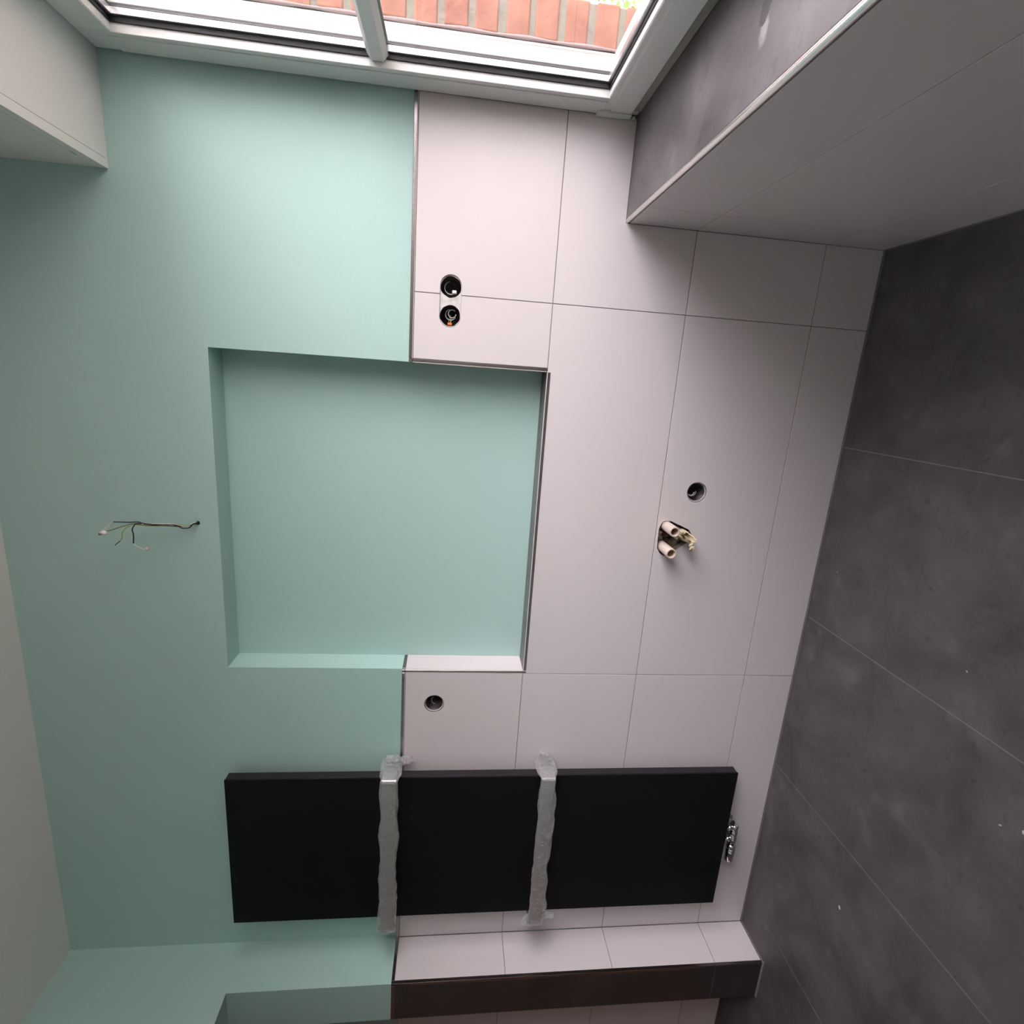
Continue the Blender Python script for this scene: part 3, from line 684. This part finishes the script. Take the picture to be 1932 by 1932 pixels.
# ---- cable above the niche
cab = empty('light_cable', (-.6985, .0, 2.0031)); tag(cab, 'loose bundle of light wires sticking out of the green wall above the niche', 'cable')
H0 = (-.6985, .03, 2.0031)
def cw(m, pts, r=.0011, name='wire', label=None):
    bm = bmesh.new(); tube(bm, pts, r, 8, 6); o = kid(mesh_obj(name, bm, m, smooth=True), cab)
    if label: o['label'] = label
    return o
cw(M['wblack'], [H0, (-.6975, -.0012, 2.0050), (-.6985, -.006, 2.0111), (-.708, -.0106, 2.0195), (-.7091, -.017, 2.0345), (-.7, -.0223, 2.0486), (-.6948, -.0297, 2.0627), (-.6912, -.0481, 2.0978), (-.6882, -.0572, 2.1147), (-.6803, -.0664, 2.1309), (-.6801, -.0738, 2.1441), (-.675, -.093, 2.1775)], .0019, label='long black wire')
cw(M['wbrown'], [H0, (-.6995, -.0044, 2.0123), (-.7022, -.0133, 2.0266), (-.7001, -.0159, 2.0357), (-.6945, -.0251, 2.0535), (-.6968, -.0389, 2.0807), (-.693, -.0572, 2.1151), (-.6854, -.071, 2.1397), (-.6902, -.0829, 2.1614), (-.6973, -.094, 2.1814), (-.7007, -.1004, 2.1927), (-.703, -.103, 2.198)], .0014, label='brown wire')
cw(M['wwhite'], [H0, (-.6955, -.003, 2.009), (-.7005, -.012, 2.020), (-.702, -.017, 2.034), (-.695, -.0251, 2.050), (-.6925, -.034, 2.066), (-.690, -.046, 2.094), (-.6895, -.056, 2.112), (-.686, -.062, 2.122)], .0012, label='pale wire')
cw(M['wgreen'], [H0, (-.7010, -.0068, 2.0156), (-.7042, -.0205, 2.0452), (-.6955, -.0389, 2.0805), (-.6920, -.0572, 2.1149), (-.6888, -.0719, 2.1417), (-.6969, -.0793, 2.1556), (-.7093, -.0829, 2.1633), (-.7237, -.0834, 2.1655), (-.7328, -.0857, 2.1704)], .0013, label='yellow and green earth wire')
cw(M['wdgreen'], [(-.7328, -.0857, 2.1704), (-.738, -.088, 2.176), (-.7435, -.0912, 2.1812)], .0014, name='wire_end')
cw(M['wblack'], [H0, (-.7000, -.0067, 2.0173), (-.7020, -.0205, 2.0452), (-.6934, -.0481, 2.0979), (-.6849, -.0664, 2.1312), (-.6905, -.0696, 2.1377), (-.7021, -.0719, 2.1429), (-.717, -.0705, 2.1418), (-.7426, -.0705, 2.1441)], .0016, label='short black wire bent downwards')
cw(M['wwhite'], [(-.7426, -.0705, 2.1441), (-.752, -.0673, 2.1391), (-.7611, -.0609, 2.128), (-.7677, -.0545, 2.1165)], .0011, name='stripped_end')
def lump(c, s, m, name, seed, label=None):
    bm = bmesh.new(); bmesh.ops.create_icosphere(bm, subdivisions=3, radius=1)
    for v in bm.verts:
        d = 1 + .45 * noise.noise(v.co * 1.6 + Vector((seed,) * 3)); v.co = Vector(c) + Vector((v.co.x * s[0] * d, v.co.y * s[1] * d, v.co.z * s[2] * d))
    o = kid(mesh_obj(name, bm, m, smooth=True), cab)
    if label: o['label'] = label
lump((-.7625, -.056, 2.118), (.0045, .004, .0055), M['shard'], 'wire_cap', 3, 'cream wire cap')
lump((-.7045, -.104, 2.199), (.006, .005, .009), M['wwhite'], 'connector_block', 9, 'off-white connector block')
lump((-.7075, -.108, 2.206), (.0028, .003, .004), M['wbrown'], 'connector_block', 4)
bm = bmesh.new(); T1 = [(-.675, -.093, 2.1775), (-.6756, -.0958, 2.1823), (-.6976, -.1087, 2.2064), (-.7057, -.1096, 2.2087), (-.7114, -.105, 2.2016), (-.7007, -.1004, 2.1927)]
vs1 = [bm.verts.new(p) for p in T1]; c1 = bm.verts.new((-.694, -.1035, 2.193)); vs2 = [bm.verts.new(Vector(p) + Vector((0, .0012, -.0004))) for p in T1]; c2 = bm.verts.new((-.692, -.098, 2.192))
for i in range(6):
    j = (i + 1) % 6; bm.faces.new((vs1[i], vs1[j], c1)); bm.faces.new((vs2[j], vs2[i], c2)); bm.faces.new((vs1[i], vs2[i], vs2[j], vs1[j]))
k = kid(mesh_obj('clear_tape', bm, M['film']), cab); k['label'] = 'clear tape flap'

# ---- crumbs of plaster on the floor
def crumb(x, y, s, label, ang=0):
    bm = bmesh.new(); bmesh.ops.create_icosphere(bm, subdivisions=2, radius=1)
    for v in bm.verts:
        d = 1 + .5 * noise.noise(v.co * 1.9 + Vector((x * 31, y * 17, 0)))
        q = Matrix.Rotation(ang, 3, 'Z') @ Vector((v.co.x * s * d, v.co.y * s * .45 * d, v.co.z * s * .3 * d)); v.co = q
    zmin = min(v.co.z for v in bm.verts)
    for v in bm.verts: v.co += Vector((x, y, -zmin + .0001))
    tag(mesh_obj('plaster_crumb', bm, M['crumb']), label, 'debris', 'plaster crumbs on the floor')
crumb(-1.7423, -.414, .0065, 'largest white plaster crumb on the dark floor, close to the radiator valve', .5)
crumb(-.8287, -.5769, .003, 'tiny white plaster crumb on the middle floor tile, far from the wall', 1)
crumb(-1.1151, -.7426, .0035, 'white plaster crumb on the wide floor tile, near the photo edge', 2)
crumb(-1.0913, -.787, .005, 'pale flat plaster crumb at the very edge of view on the floor', .2)
crumb(-.7526, -.0954, .0024, 'pinhead white plaster crumb on the floor under the pipe stubs', 0)
